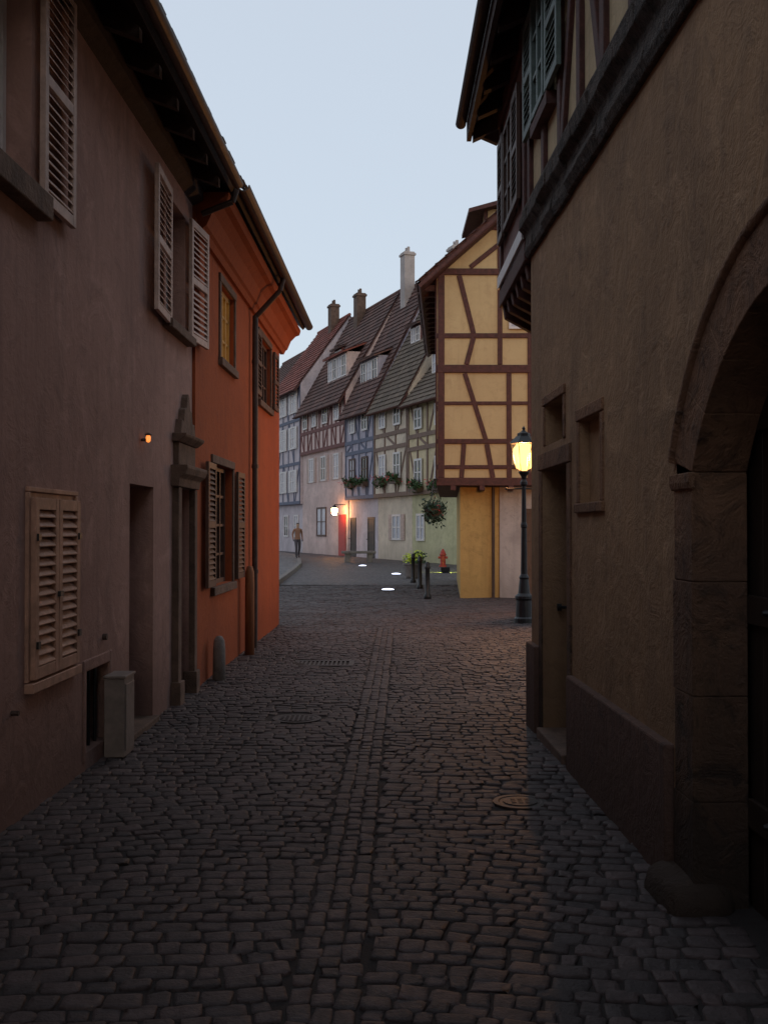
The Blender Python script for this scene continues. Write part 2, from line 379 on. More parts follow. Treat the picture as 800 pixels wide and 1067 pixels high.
F3=Fr(FT.p(12.7,0,.03),(.03,.99,0),(.99,-.03,0)); louvre(s,F3,0,.5,.99,2.28,0)
F3=Fr(FT.p(16.3,0,.03),(.03,.99,0),(.99,-.03,0)); louvre(s,F3,0,.5,3.44,4.33,0)
F3=Fr(FT.p(14.8,0,.03),(.0,-.99,0),(.99,.0,0)); louvre(s,F3,0,.5,3.44,4.33,0)
s.obj('shutters','shutd',ht,.003)
m=MB(); m.prof(FT,10.40,17.7,[(4.52,-.02),(4.52,.04),(4.58,.07),(4.60,.10),(4.74,.16),(4.82,.24),(4.84,.30),(4.90,.32),(4.93,.32),(4.93,-.02)])
m.obj('cornice','terra',ht)
m=MB()
slab(m,FT.p(10.46,5.0,.40),FT.p(17.8,5.0,.40),FT.p(10.46,8.3,-2.9),FT.p(17.8,8.3,-2.9),.07)
slab(m,FT.p(10.46,5.0,-6.9),FT.p(17.8,5.0,-6.9),FT.p(10.46,8.3,-2.9),FT.p(17.8,8.3,-2.9),.07)
m.obj('roof_boards','eaves',ht)
t=MB()
tiles(t,FT.p(10.46,5.03,.42),FT.p(17.8,5.03,.42),FT.p(10.46,8.32,-2.9),FT.p(17.8,8.32,-2.9),.18,.3,.06)
tiles(t,FT.p(10.46,5.03,-6.9),FT.p(17.8,5.03,-6.9),FT.p(10.46,8.32,-2.9),FT.p(17.8,8.32,-2.9),.4,.4,.06)
t.obj('roof_tiles','tile',ht)
m=MB(); m.polyuz(Fr(FT.p(17.4,0,0),(-1,0,0),(0,1,0)),[(0,4.9),(2.9,8.2),(6.9,4.9)],-.1,0); m.obj('gable','terra',ht)
m=MB()
def gutter(m,F,u0,u1,z,o,r=.065):
    pr=[]
    for i in range(9):
        a=math.pi*i/8; pr.append((z-r*math.sin(a),o+r*math.cos(a)))
    for i in range(8,-1,-1):
        a=math.pi*i/8; pr.append((z-(r-.012)*math.sin(a),o+(r-.012)*math.cos(a)))
    m.prof(F,u0,u1,pr)
gutter(m,FT,10.4,17.75,5.0,.46)
gutter(m,FL,-10,10.2,4.95,.47,.055)
u=14.07
m.cyl(FT.p(u,4.94,.44),FT.p(u,4.78,.40),.035); m.cyl(FT.p(u,4.78,.40),FT.p(u,4.42,.07),.035); m.cyl(FT.p(u,4.44,.07),FT.p(u,0,.07),.038)
for z in(1.0,2.4,3.8): m.cyl(FT.p(u,z,.07),FT.p(u,z+.05,.07),.048)
u=10.30
m.cyl(FL.p(u,4.92,.44),FL.p(u,4.80,.40),.03); m.cyl(FL.p(u,4.80,.40),FL.p(u,4.68,.1),.03)
m.obj('gutter_and_downpipe','zinc',ht,0,False)

m=MB(); m.lathe(FT.p(13.25,0,.12),[(.06,-.05),(.06,.9),(.055,1.05),(.035,1.12),(.0,1.13)],10); m.obj('wooden_post','post',None,0,True)
m=MB(); m.lathe(FT.p(11.06,0,.12),[(.07,-.05),(.065,.34),(.055,.43),(.03,.47),(0,.475)],12); m.obj('stone_guard_post','stone',None,0,True)
m=MB(); m.box(FL,7.30,7.56,.02,.56,.01,.15); m.box(FL,7.29,7.57,.562,.58,.005,.16); m.box(FL,7.32,7.54,.06,.52,.151,.158); m.obj('utility_cabinet','box',None,.008)

# ---------------------------------------------------------------- right ochre house
FR_=Fr((1.42,0,0),(-.0255,1,0),(-1,0,0))
ho=empty('ochre_house')
cY,cZ,Ro=3.39,1.255,1.448; Ri=1.20
ya,yb=cY-1.30,cY+1.30
zs=cZ+math.sqrt(Ro*Ro-1.30**2)
ztop=cZ+Ro
m=MB()
wall_holes(m,FR_,-10,8.6,-.1,3.82,[(7.12,8.08,-.1,2.04,.3),(7.25,7.95,2.22,2.52,.15),(6.15,6.72,1.76,2.28,.09),(ya,yb,-.1,ztop,0)],.2)
def arcpt(r,hw,i,n=28):
    a0=math.asin(hw/r); a=-a0+2*a0*i/n; return cY+r*math.sin(a),cZ+r*math.cos(a)
prev=None
for i in range(29):
    p=arcpt(Ro,1.30,i)
    if prev: m.quad(FR_.p(prev[0],prev[1],0),FR_.p(p[0],p[1],0),FR_.p(p[0],ztop,0),FR_.p(prev[0],ztop,0))
    prev=p
m.quad(FR_.p(8.6,-.1,0),FR_.p(8.6,3.82,0),FR_.p(8.6,3.82,-.7),FR_.p(8.6,-.1,-.7))
m.box(FR_,-10,8.59,-.1,3.82,-7,-.5)
m.obj('front_wall','ochre',ho)
m=MB(); hwi=1.05
def vous(ro,hwo,ri,hwi_,i0,i1,o0,o1,n=28):
    a=[arcpt(ro,hwo,i0+(i1-i0)*k/3,n) for k in range(4)]; b=[arcpt(ri,hwi_,i0+(i1-i0)*k/3,n) for k in range(4)]
    m.polyuz(FR_,a+b[::-1],o0,o1)
for k in range(9):
    i0=28*k/9+.006; i1=28*(k+1)/9-.006
    vous(Ro,1.30,Ri,hwi,i0,i1,-.22,.012+R(0,.003))
zi=cZ+math.sqrt(Ri*Ri-hwi**2)
for sgn in(-1,1):
    z=-.05; zt=min(zs,zi)
    hs=[.52,.46,.50,.48]
    k=sum(hs); hs=[h*(zt+.05)/k for h in hs]
    for j,h in enumerate(hs):
        a,b=cY+sgn*hwi,cY+sgn*(1.30+(.0 if j%2 else .02)); a,b=min(a,b),max(a,b)
        m.box(FR_,a,b,z+.0008,z+h-.0008,-.22,.012+R(0,.003)); z+=h
    a,b=sorted((cY+sgn*1.04,cY+sgn*1.32)); m.prof(FR_,a,b,[(zt-.07,.0),(zt-.07,.022),(zt-.04,.03),(zt,.03),(zt,.0)])
m.obj('arch_stones','sand',ho,.005)
# worn rounded guard stones at the foot of each pier
m=MB()
for sgn in(-1,1):
    c=FR_.p(cY+sgn*1.2,0,-.02); n_=18; pts=[]; fs=[]
    prr=[(1.0,-.06),(1.0,.03),(.94,.075),(.80,.105),(.45,.12),(.05,.125)]
    for r_,z_ in prr:
        for i in range(n_):
            t=2*math.pi*i/n_; j=1+.06*math.sin(3*t+1)+.04*math.sin(5*t)
            ca,sa=math.cos(t),math.sin(t)
            pts.append(c+V((.17*r_*j*math.copysign(abs(ca)**.7,ca),.24*r_*j*math.copysign(abs(sa)**.7,sa),z_)))
    for k in range(len(prr)-1):
        for i in range(n_): fs.append((k*n_+i,k*n_+(i+1)%n_,(k+1)*n_+(i+1)%n_,(k+1)*n_+i))
    fs.append([(len(prr)-1)*n_+i for i in range(n_)]); m.add(pts,fs,.5)
m.obj('guard_stones','sand',ho,0,True)
m=MB()
pts=[arcpt(Ro+.02,1.32,i/2) for i in range(57)]
n=len(pts); V_=[]
for (u,z) in pts:
    dx,dz=u-cY,z-cZ; l=math.hypot(dx,dz); dx/=l; dz/=l
    for k in range(6):
        t=math.pi*k/5; V_.append(FR_.p(u+dx*.03*math.cos(t),z+dz*.03*math.cos(t),.0+.035*math.sin(t)))
m.add(V_,[(i*6+k,i*6+k+1,i*6+k+7,i*6+k+6) for i in range(n-1) for k in range(5)],.5)
m.obj('arch_moulding','sand',ho,0,True)
m=MB(); 
for i in range(14):
    a=cY-1.08+i*.155; m.box(FR_,a,a+.15,0,2.6,-.30,-.24)
for z in(.35,1.2,2.0): m.box(FR_,cY-1.05,cY+1.05,z,z+.12,-.24,-.215)
m.obj('gate_leaves','darkwood',ho,.004)
m=MB()
for z in(.41,1.26):
    for i in range(13): p=FR_.p(cY-.97+i*.15,z,-.215); m.cyl(p,p+FR_.n*.02,.016,.008,8)
m.obj('gate_studs','metal',ho)
door(ho,FR_,7.12,8.08,.06,2.04,-.2,'wood',4)
m=MB(); m.box(FR_,7.1,8.1,-.05,.08,-.25,.05); m.obj('door_step','sandd',ho,.012)
m=MB(); m.box(FR_,7.25,7.95,2.22,2.52,-.2,-.13); m.obj('transom_glass','glass',ho)
m=MB(); m.box(FR_,6.15,6.72,1.76,2.28,-.16,-.06); m.obj('blind_niche','ochre',ho)
m=MB()
def surround(m,F,a,b,c,d,w,o1,bot=True):
    m.box(F,a-w,a-.002,c,d,-.08,o1); m.box(F,b+.002,b+w,c,d,-.08,o1); m.box(F,a-w,b+w,d+.002,d+w,-.08,o1+.006)
    if bot: m.box(F,a-w-.02,b+w+.02,c-w*.8,c-.002,-.08,o1+.012)
surround(m,FR_,7.12,8.08,0,2.04,.13,.012,False); surround(m,FR_,7.25,7.95,2.22,2.52,.07,.012,False); surround(m,FR_,6.15,6.72,1.76,2.28,.08,.010)
m.obj('stone_surrounds','sand',ho,.008)
m=MB(); m.box(FR_,4.75,6.98,-.1,.63,-.02,.045); m.box(FR_,8.22,8.63,-.1,.68,-.6,.045)
m.box(FR_,-10,ya-.12,-.1,.63,-.02,.045); m.obj('plinth','plinth',ho,.012)
m=MB(); u=8.62
while u>-10:
    L=R(.22,.5); a=R(-.012,.012); c=R(-.014,.014)
    m.prof(FR_,u-L,u,[(3.80+a,-.1),(3.80+a,.03),(3.86+c,.06+c),(3.95+a,.04),(3.99+c,.045),(4.03+a,.09+a),(4.12,.10+c),(4.15,.07),(4.18+c,.075),(4.22,.06),(4.22,-.1)]); u-=L
m.obj('carved_sill_beam','carved',ho,.008)
m=MB(); m.box(FR_,-10,8.6,4.2,5.9,-6.9,.0); m.obj('upper_infill','cream',ho)
m=MB()
k=0; u=8.52
while u>-9.8:
    m.box(FR_,u-.055,u+.055,4.222,5.7,-.02,.035); 
    if k%4==2: m.beam(FR_,(u-.07,4.24),(u-.56,5.6),.10,-.02,.033)
    if k%4==3: m.beam(FR_,(u-.56,4.24),(u-.07,5.6),.10,-.02,.031)
    u-=.64; k+=1
m.box(FR_,-10,8.6,5.702,5.86,-.02,.05)
m.obj('upper_timbers','timber',ho,.008)
s=MB(); louvre(s,FR_,7.05,7.52,4.72,5.65,.05); louvre(s,FR_,8.1,8.5,4.72,5.65,.05); s.obj('green_shutters','shutg',ho,.003)
window(ho,FR_,7.55,8.08,4.72,5.65,.04,'shutg')
m=MB(); m.box(FR_,7.45,8.15,4.62,4.715,-.02,.08); m.obj('upper_sill','timber',ho)
FJ=Fr((1.18,0,0),(0,1,0),(-1,0,0))
m=MB(); m.box(FJ,8.64,10.5,3.97,5.9,-5.5,0); m.box(FJ,8.64,10.4,-.1,3.8,-5.5,-.55); m.obj('jetty_body','mauve',ho)
m=MB(); m.box(FJ,8.64,10.53,3.80,3.965,-5.5,.03); 
m.box(FJ,8.64,10.53,5.6,5.78,-.02,.04)
for i in range(6):
    u=8.8+i*.33; m.prof(FJ,u-.05,u+.05,[(3.799,.0),(3.68,-.02),(3.5,-.35),(3.5,-.56),(3.799,-.56)])
for u in(8.72,10.46): m.box(FJ,u-.06,u+.06,3.97,5.6,-.02,.028)
m.obj('jetty_timbers','timber',ho,.008)
m=MB(); m.box(FJ,8.66,10.52,3.98,4.10,.03,.05); m.obj('jetty_fascia','frame',ho,.005)
window(ho,FJ,9.3,9.95,4.4,5.35,.01,'shutd')
s=MB()
louvre(s,FJ,8.85,9.27,4.38,5.37,.03); louvre(s,FJ,9.98,10.38,4.38,5.37,.03)
s.obj('jetty_shutters','shutd',ho,.003)
m=MB(); X0=.86
FX=Fr((0,0,0),(0,1,0),(-1,0,0))
slab(m,FX.p(-10,5.74,-X0),FX.p(10.85,5.74,-X0),FX.p(-10,9.3,-X0-3.4),FX.p(10.85,9.3,-X0-3.4),.06)
slab(m,FX.p(-10,5.74,-X0-6.8),FX.p(10.85,5.74,-X0-6.8),FX.p(-10,9.3,-X0-3.4),FX.p(10.85,9.3,-X0-3.4),.06)
for i in range(34):
    u=10.75-i*.6; m.prof(FX,u-.05,u+.05,[(5.66,-X0-.05),(5.56,-X0-.05),(5.72,-X0-.4),(6.2,-X0-.6)])
m.box(FX,-10,10.86,5.60,5.82,-X0-.04,-X0+.006)
m.polyuz(Fr((0,10.8,0),(1,0,0),(0,-1,0)),[(X0,5.68),(X0+3.4,9.25),(X0+6.8,5.68),(X0+6.5,5.55),(X0+3.4,8.9),(X0+.3,5.55)],-.05,.03)
gutter(m,FX,-10,10.88,5.79,-X0+.065,.055)
m.obj('roof_eaves','eaves',ho)
t=MB(); tiles(t,FX.p(-10,5.80,-X0-.01),FX.p(10.9,5.80,-X0-.01),FX.p(-10,9.34,-X0-3.4),FX.p(10.9,9.34,-X0-3.4),.18,.3,.03)
tiles(t,FX.p(-10,5.76,-X0-6.8),FX.p(10.9,5.76,-X0-6.8),FX.p(-10,9.32,-X0-3.4),FX.p(10.9,9.32,-X0-3.4),.4,.4,.05)
t.obj('roof_tiles','tile',ho)
m=MB(); m.polyuz(Fr((0,10.45,0),(1,0,0),(0,-1,0)),[(1.2,5.9),(X0+3.4,9.2),(6.5,5.9)],0,.1); m.obj('gable','mauve',ho)

# ---------------------------------------------------------------- yellow half-timbered house
hy=empty('half_timbered_house')
FY=Fr((1.2,23.8,0),(1,0,0),(-.06,-1,0))
ap=(3.1,10.1)
m=MB(); m.polyuz(FY,[(0,2.72),(6.2,2.72),(6.2,7.42),ap,(0,7.42)],0,-9); m.obj('upper_storeys','yellow',hy)
m=MB(); m.box(FY,.52,1.42,-.1,2.58,-9,-.5); m.obj('ground_floor_wall','yellowg',hy)
m=MB(); m.box(FY,1.425,6.0,-.1,2.575,-9,-.45); m.obj('side_wall','white',hy)
m=MB()
m.box(FY,-.02,6.22,2.56,2.74,-9,.05)
B=lambda a,b,w,o=.04: m.beam(FY,a,b,w,-.02,o)
for z,w,o in((2.98,.09,.034),(3.56,.11,.035),(4.42,.08,.034),(5.2,.18,.05),(5.95,.11,.035),(7.40,.15,.045),(8.4,.10,.035)):
    a=0 if z<7.5 else (z-7.42)/.865+.0; B((a,z),(6.2-a,z+R(-.02,.02)),w,o)
for u in(.09,2.12,3.1,4.2,5.2,6.11): B((u,2.74),(u,7.35),.16,.042)
for (a,b) in[((.55,2.74),(.60,3.5)),((1.42,5.3),(1.42,7.32)),((1.62,2.74),(1.62,5.1)),((.62,5.1),(1.10,3.6)),((1.12,3.5),(1.25,2.74)),((.50,7.32),(.82,6.0)),((.82,5.9),(.66,5.3)),((2.9,5.1),(2.3,3.6)),((3.9,7.3),(3.3,6.0)),
             ((.75,7.5),(2.3,8.75)),((1.42,7.48),(1.42,8.35)),((2.2,7.48),(2.2,9.0)),((3.1,7.48),(3.1,9.9)),((4.2,7.48),(4.2,8.9))]: B(a,b,.11,.038)
m.beam(FY,(-.35,7.08),(3.1,10.12),.2,.02,.36); m.beam(FY,(6.55,7.08),(3.1,10.12),.2,.02,.36)
for i in range(9): m.box(FY,.3+i*.65,.42+i*.65,2.45,2.56,-.5,.09)
FS=Fr(FY.p(0,0,0),(.06,1,0),(-1,.06,0))
for z in(2.98,4.3,5.2,5.95,7.3): m.box(FS,0,9,z-.07,z+.07,-.02,.03)
for i in range(7): m.box(FS,.02+i*1.4,.18+i*1.4,2.74,7.3,-.02,.04)
m.obj('timber_frame','timber',hy,.012)
m=MB()
c=lambda u,z,o:FY.p(u,z,o)
slab(m,c(-.42,7.02,.4),c(-.42,7.02,-9.3),c(3.1,10.16,.4),c(3.1,10.16,-9.3),.08)
slab(m,c(6.62,7.02,.4),c(6.62,7.02,-9.3),c(3.1,10.16,.4),c(3.1,10.16,-9.3),.08)
for i in range(15): m.box(FS,.1+i*.62,.2+i*.62,7.0,7.12,0,.38)
m.obj('roof_boards','timber',hy)
t=MB(); tiles(t,c(-.45,7.04,.42),c(-.45,7.04,-9.3),c(3.1,10.2,.42),c(3.1,10.2,-9.3),.2,.28,.05); tiles(t,c(6.65,7.04,.42),c(6.65,7.04,-9.3),c(3.1,10.2,.42),c(3.1,10.2,-9.3),.3,.3,.05); t.obj('roof_tiles','tile',hy)
FD=Fr(FY.p(0,0,-2.6),(1,0,0),(-.06,-1,0))
m=MB(); m.box(FD,1.15,3.0,8.2,9.62,-1.8,0); m.obj('dormer_wall','yellow',hy)
m=MB(); m.prof(Fr(FD.p(0,0,0),(0,1,0),(-1,0,0)),-.3,2.1,[(9.45,-.75),(9.55,-.75),(10.2,-3.1),(10.08,-3.1)])
for u in(1.2,1.9,2.6): m.box(FD,u-.05,u+.05,8.2,9.6,-.02,.03)
m.obj('dormer_roof','timber',hy)
window(hy,FY,1.62,2.02,6.1,6.62,.02,'frame','glassc',bars=(1,1))
window(hy,FY,2.3,2.9,5.35,6.6,.05,'frame')
door(hy,FY,1.95,2.8,0,2.05,-.44,'wood')
m=MB(); m.cyl(FY.p(1.28,0,-.42),FY.p(1.28,2.55,-.42),.035); m.obj('downpipe','zinc',hy)

def leaves(mb,c,rx,ry,rz,n,s=.06):
    c=V(c)
    cl=[c+V((R(-rx,rx),R(-ry,ry),R(-rz,rz)))*.75 for _ in range(max(4,n//40))]
    for _ in range(n):
        k=random.choice(cl); p=k+V((random.gauss(0,rx*.3),random.gauss(0,ry*.3),random.gauss(0,rz*.3)))
        a=V((R(-1,1),R(-1,1),R(-1,1))).normalized(); b=a.orthogonal().normalized(); q=s*R(.6,1.3)
        mb.quad(p-a*q,p+b*q*.5,p+a*q,p-b*q*.5)
e=empty('hanging_flower_basket')
bc=V((1.10,23.45,2.0))
m=MB(); m.lathe(bc,[(.04,-.2),(.14,-.14),(.2,0),(.21,.03)],14); m.obj('basket','wood',e)
m=MB()
for i in range(3):
    a=i*2.1; m.cyl(bc+V((.2*math.cos(a),.2*math.sin(a),.02)),bc+V((0,0,.55)),.006,n=6)
m.cyl(bc+V((0,0,.54)),bc+V((0,0,.70)),.012,n=6); m.cyl(bc+V((0,0,.69)),bc+V((.15,.42,.69)),.015,n=6); m.obj('chains','metal',e)
m=MB(); leaves(m,bc+V((0,0,-.02)),.25,.25,.26,700,.045); m.obj('foliage','leafd',e,recalc=False)
m=MB(); leaves(m,bc+V((0,0,.05)),.24,.24,.2,30,.03); m.obj('blossoms','flower',e,recalc=False)

# ---------------------------------------------------------------- far row of houses
FRW=Fr((2.4,48,0),(-.347,.938,0),(-.938,-.347,0))
def row_house(u0,u1,eave,ridge,upper,lower,timb,tile,jet=3.2,back=3.4,tz=(),posts=1.1,jj=.22,diag=True,name='half_timbered_house',tfrom=None):
    h=empty(name); u0+=.012; u1-=.012
    m=MB(); m.prof(FRW,u0,u1,[(jet,-.8),(jet,0),(eave,0),(ridge,-back),(eave,-2*back),(jet,-2*back)]); m.obj('upper_storeys',upper,h)
    m=MB(); m.prof(FRW,u0,u1,[(-.1,-jj),(jet-.01,-jj),(jet-.01,-2*back),(-.1,-2*back)]); m.obj('ground_floor',lower,h)
    if timb:
        m=MB(); z0=tfrom or jet
        for z in [z0+.1]+list(tz)+[eave-.15]: m.box(FRW,u0,u1,z-.1,z+.1,-.02,.05)
        n=max(2,int((u1-u0)/posts)); lv=[z0+.1]+list(tz)+[eave-.15]
        for i in range(n+1):
            u=u0+.09+(u1-u0-.18)*i/n; m.box(FRW,u-.07,u+.07,z0,eave,-.02,.045)
            if diag and i<n:
                for k,(a,b) in enumerate(zip(lv,lv[1:])):
                    if (i+k)%2==0:
                        w=(u1-u0)/n; m.beam(FRW,(u+.1,a+.1) if (i//2+k)%2 else (u+.1,b-.1),(u+w*.8,b-.1) if (i//2+k)%2 else (u+w*.8,a+.1),.12,-.02,.04)
        m.obj('timbers',timb,h)
    m=MB(); e=.45
    dz=(ridge-eave)/back*e
    P=FRW.p
    slab(m,P(u0,eave-dz+.08,e),P(u1,eave-dz+.08,e),P(u0,ridge+.08,-back),P(u1,ridge+.08,-back),.1)
    slab(m,P(u0,eave-dz+.08,-2*back-e),P(u1,eave-dz+.08,-2*back-e),P(u0,ridge+.08,-back),P(u1,ridge+.08,-back),.1)
    gutter(m,FRW,u0,u1,eave-dz+.1,e+.07,.07)
    m.obj('roof_boards','timber',h)
    t=MB(); tiles(t,P(u0,eave-dz+.1,e),P(u1,eave-dz+.1,e),P(u0,ridge+.1,-back),P(u1,ridge+.1,-back),.26,.3,.06)
    tiles(t,P(u0,eave-dz+.1,-2*back-e),P(u1,eave-dz+.1,-2*back-e),P(u0,ridge+.1,-back),P(u1,ridge+.1,-back),.5,.5,.06)
    t.cyl(P(u0,ridge+.12,-back),P(u1,ridge+.12,-back),.11,n=8)
    t.obj('roof_tiles',tile,h); 
    return h
def wins(h,us,w,z0,z1,shut=None,o=.05,fm='frame',box=False,gm=None):
    for i,u in enumerate(us):
        g=gm or ('glassc' if (i+int(z0*3))%2 else 'glass')
        window(h,FRW,u-w/2,u+w/2,z0,z1,o,fm,g,(1,1),.1)
        if shut:
            s=MB()
            for a,b in((u-w/2-.5,u-w/2-.03),(u+w/2+.03,u+w/2+.5)):
                s.box(FRW,a,b,z0,z1,o,o+.04)
                for k in range(9): zz=z0+.1+(z1-z0-.2)*k/9; s.box(FRW,a+.06,b-.06,zz,zz+.05,o+.04,o+.06)
            s.obj('window_shutters',shut,h)
        if box:
            s=MB(); s.box(FRW,u-w/2-.1,u+w/2+.1,z0-.28,z0-.04,o,o+.3); s.obj('flower_box','wood',h)
            s=MB(); c=FRW.p(u,z0-.02,o+.22)
            for k in range(5): leaves(s,FRW.p(u-w/2+w*k/4,z0-.02+R(-.1,.1),o+.22),.2,.2,.26,60,.08)
            s.obj('box_foliage','leaf',h,recalc=False)
            s=MB(); leaves(s,c+V((0,0,.08)),.5,.5,.2,40,.05); s.obj('box_blossoms','flower',h,recalc=False)
def dormer(h,u0,u1,z0,z1,of,wallm,tile,fm='frame',n=2,gm='glassc'):
    m=MB(); m.box(FRW,u0,u1,z0-.4,z1,of-3,of); m.obj('dormer_cheeks',wallm,h)
    w=(u1-u0-.2)/n
    for i in range(n): window(h,FRW,u0+.1+i*w,u0+.1+(i+1)*w-.08,z0,z1-.12,of+.005,fm,gm if i%2 else 'glass',(1,1),.08)
    t=MB(); tiles(t,FRW.p(u0-.15,z1,of+.3),FRW.p(u1+.15,z1,of+.3),FRW.p(u0-.15,z1+1.0,of-2.2),FRW.p(u1+.15,z1+1.0,of-2.2),.25,.3,.05)
    slab(t,FRW.p(u0-.15,z1-.01,of+.3),FRW.p(u1+.15,z1-.01,of+.3),FRW.p(u0-.15,z1+.99,of-2.2),FRW.p(u1+.15,z1+.99,of-2.2),.08)
    t.obj('dormer_roof',tile,h)
def chimney(h,u,o,z0,z1,mat='white',w=.35):
    m=MB(); m.box(FRW,u-w,u+w,z0,z1,o-.3,o+.3); m.box(FRW,u-w-.06,u+w+.06,z1-.2,z1-.08,o-.36,o+.36)
    for k in(-.15,.15): m.cyl(FRW.p(u+k,z1,o),FRW.p(u+k,z1+.3,o),.09,.08)
    m.obj('chimney',mat,h)

bl=simple('grey_blue_timber_paint',(.12,.13,.19),.7,.3,5,.2)
rd=simple('oxblood_timber_paint',(.16,.05,.045),.7,.3,5,.2)
br=simple('brown_timber_paint',(.19,.115,.085),.7,.3,5,.2)
wy=plaster('pale_yellow_plaster',(.64,.52,.34),None,None,damp=.2)
wg=plaster('pale_green_yellow_plaster',(.58,.53,.33),None,None,damp=.3)
wp=plaster('rose_white_plaster',(.70,.53,.49),None,None,damp=.3)
wb=plaster('grey_lilac_plaster',(.48,.44,.51),None,None,damp=.2)
wl_=plaster('lilac_white_plaster',(.62,.54,.57),None,None,damp=.2)
wc=plaster('cream_plaster',(.70,.58,.46),None,None,damp=.3)

h4=row_house(-5,3.55,7.9,12.2,wy,wg,br,'tileg',tz=(5.4,6.0),posts=1.2)
wins(h4,(-2.6,-.4,2.1),.95,6.3,7.3); wins(h4,(-2.6,-.4,2.1),.95,3.6,4.9,box=True)
wins(h4,(2.4,),1.0,1.0,2.3,o=-.2); dormer(h4,.5,2.5,9.0,10.1,-.8,wy,'tileg')
h3=row_house(3.55,8.4,8.3,14.6,wc,wc,br,'tileg',tz=(5.7,6.4),posts=1.25)
wins(h3,(4.9,7.0),.95,6.75,7.8); wins(h3,(4.9,7.0),.95,4.1,5.4,box=True); wins(h3,(5.6,),1.2,1.0,2.3,o=-.2,shut='shutw')
dormer(h3,5.5,7.0,11.2,12.1,-1.5,rd,'tile',n=2); chimney(h3,5.0,-3.2,13.5,16)
h2=row_house(8.4,13.25,8.55,15.2,wb,wl_,bl,'tile',tz=(5.8,6.4),posts=1.0)
wins(h2,(9.8,11.9),.95,6.9,8.0,fm='frame'); wins(h2,(9.8,11.9),.95,4.15,5.5,fm='shutd',box=True)
dormer(h2,9.4,12.4,9.7,11.0,-.6,wb,'tile','frame',3); chimney(h2,11.2,-3.0,14,17.2)
h1=row_house(13.25,22.7,9.5,15.4,wp,wp,rd,'tile',jet=6.35,jj=.15,tz=(7.7,),posts=.8,tfrom=6.35)
wins(h1,(14.8,17.1,19.4,21.4),1.0,7.95,9.1); wins(h1,(15.4,18.0,20.6),1.05,4.5,6.05,o=-.14,shut='shutw'); wins(h1,(18.4,),2.0,1.1,2.9,o=-.14,fm='shutd')
dormer(h1,14.5,18.3,10.6,12.0,-.5,wp,'tiler','frame',4); chimney(h1,19.5,-3,14.2,16.6,'sandd'); dormer(h1,19.5,21.0,12.2,13.1,-1.8,rd,'tile',n=2)
m=MB(); m.box(FRW,13.6,14.9,0,2.4,-.2,-.1); m.obj('red_lit_door','redpaint',h1)  # red light falling on the door is put into its colour
door(h2,FRW,8.9,10.0,0,2.2,-.2,'darkwood'); door(h2,FRW,12.0,13.0,0,2.2,-.2,'darkwood')
h0=row_house(22.7,30,11.2,15.8,wl_,wl_,bl,'tiler',tz=(5.9,8.8),posts=1.3)
for z in(9.3,6.9,4.0): wins(h0,(24.4,27.0,29.0),1.05,z,z+1.5,shut='frame',gm='glassc')
wins(h0,(24.4,27.0),1.1,1.0,2.5,o=-.2); chimney(h0,25,-3,15,17,'sandd')
hm=row_house(30,40,10.5,15,wp,wp,rd,'tile',tz=(5.9,8.0),posts=1.4)
for z in(8.3,6.2,3.9): wins(hm,(31.5,34,36.5,39),1.05,z,z+1.4)

e=empty('wall_lantern'); p=FRW.p(13.6,2.55,.55)
m=MB(); m.cyl(FRW.p(13.6,2.95,-.1),FRW.p(13.6,2.95,.55),.025,n=8); m.lathe(p+V((0,0,.2)),[(.2,0),(.12,.1),(.02,.2)],6); m.cyl(p+V((0,0,.38)),p+V((0,0,.42)),.02); m.lathe(p,[(.06,-.26),(.10,-.22)],6); m.obj('bracket','metal',e)
m=MB(); m.lathe(p,[(.09,-.218),(.16,0),(.17,.15),(.14,.198)],8); m.obj('lantern_glass','wallglow',e,0,True)

# ---------------------------------------------------------------- street lamp
e=empty('street_lamp'); L=V((2.33,17.6,0))
m=MB()
m.lathe(L,[(.17,-.05),(.17,.10),(.14,.13),(.13,.40),(.15,.43),(.15,.47),(.10,.52),(.075,.75),(.085,.78),(.055,.84),(.045,1.6),(.055,1.62),(.055,1.66),(.042,1.70),(.035,2.30),(.06,2.33),(.06,2.37),(.035,2.41),(.05,2.47),(.09,2.53),(.09,2.55)],16)
m.cyl(L+V((-.28,0,2.26)),L+V((.28,0,2.26)),.014,n=8)
for sx in(-1,1): m.lathe(L+V((sx*.29,0,2.26)),[(.0,-.025),(.022,-.012),(.022,.012),(0,.025)],8)
for i in range(6):
    a=math.pi/3*i; b=a+math.pi/3
    p0=L+V((.12*math.cos(a),.12*math.sin(a),2.55)); p1=L+V((.22*math.cos(a),.22*math.sin(a),3.02)); p2=L+V((.22*math.cos(b),.22*math.sin(b),3.02))
    m.cyl(p0,p1,.006,n=6); m.cyl(p1,p2,.010,n=6)
m.lathe(L,[(.24,3.02),(.22,3.04),(.13,3.13),(.11,3.14),(.11,3.18),(.05,3.21),(.02,3.24),(.03,3.27),(.0,3.31)],6)
m.obj('post_and_lantern_frame','metal',e,0,False)
m=MB(); m.lathe(L,[(.04,2.56),(.12,2.60),(.165,2.70),(.185,2.82),(.175,2.93),(.12,3.0)],16); m.obj('lantern_globe','lampglow',e,0,True)
pd=bpy.data.lights.new('sodium_bulb','POINT'); pd.energy=430; pd.color=(1,.42,.13); pd.shadow_soft_size=.06
po=bpy.data.objects.new('sodium_bulb',pd); scene.collection.objects.link(po); po.location=L+V((0,0,2.80)); po.parent=e

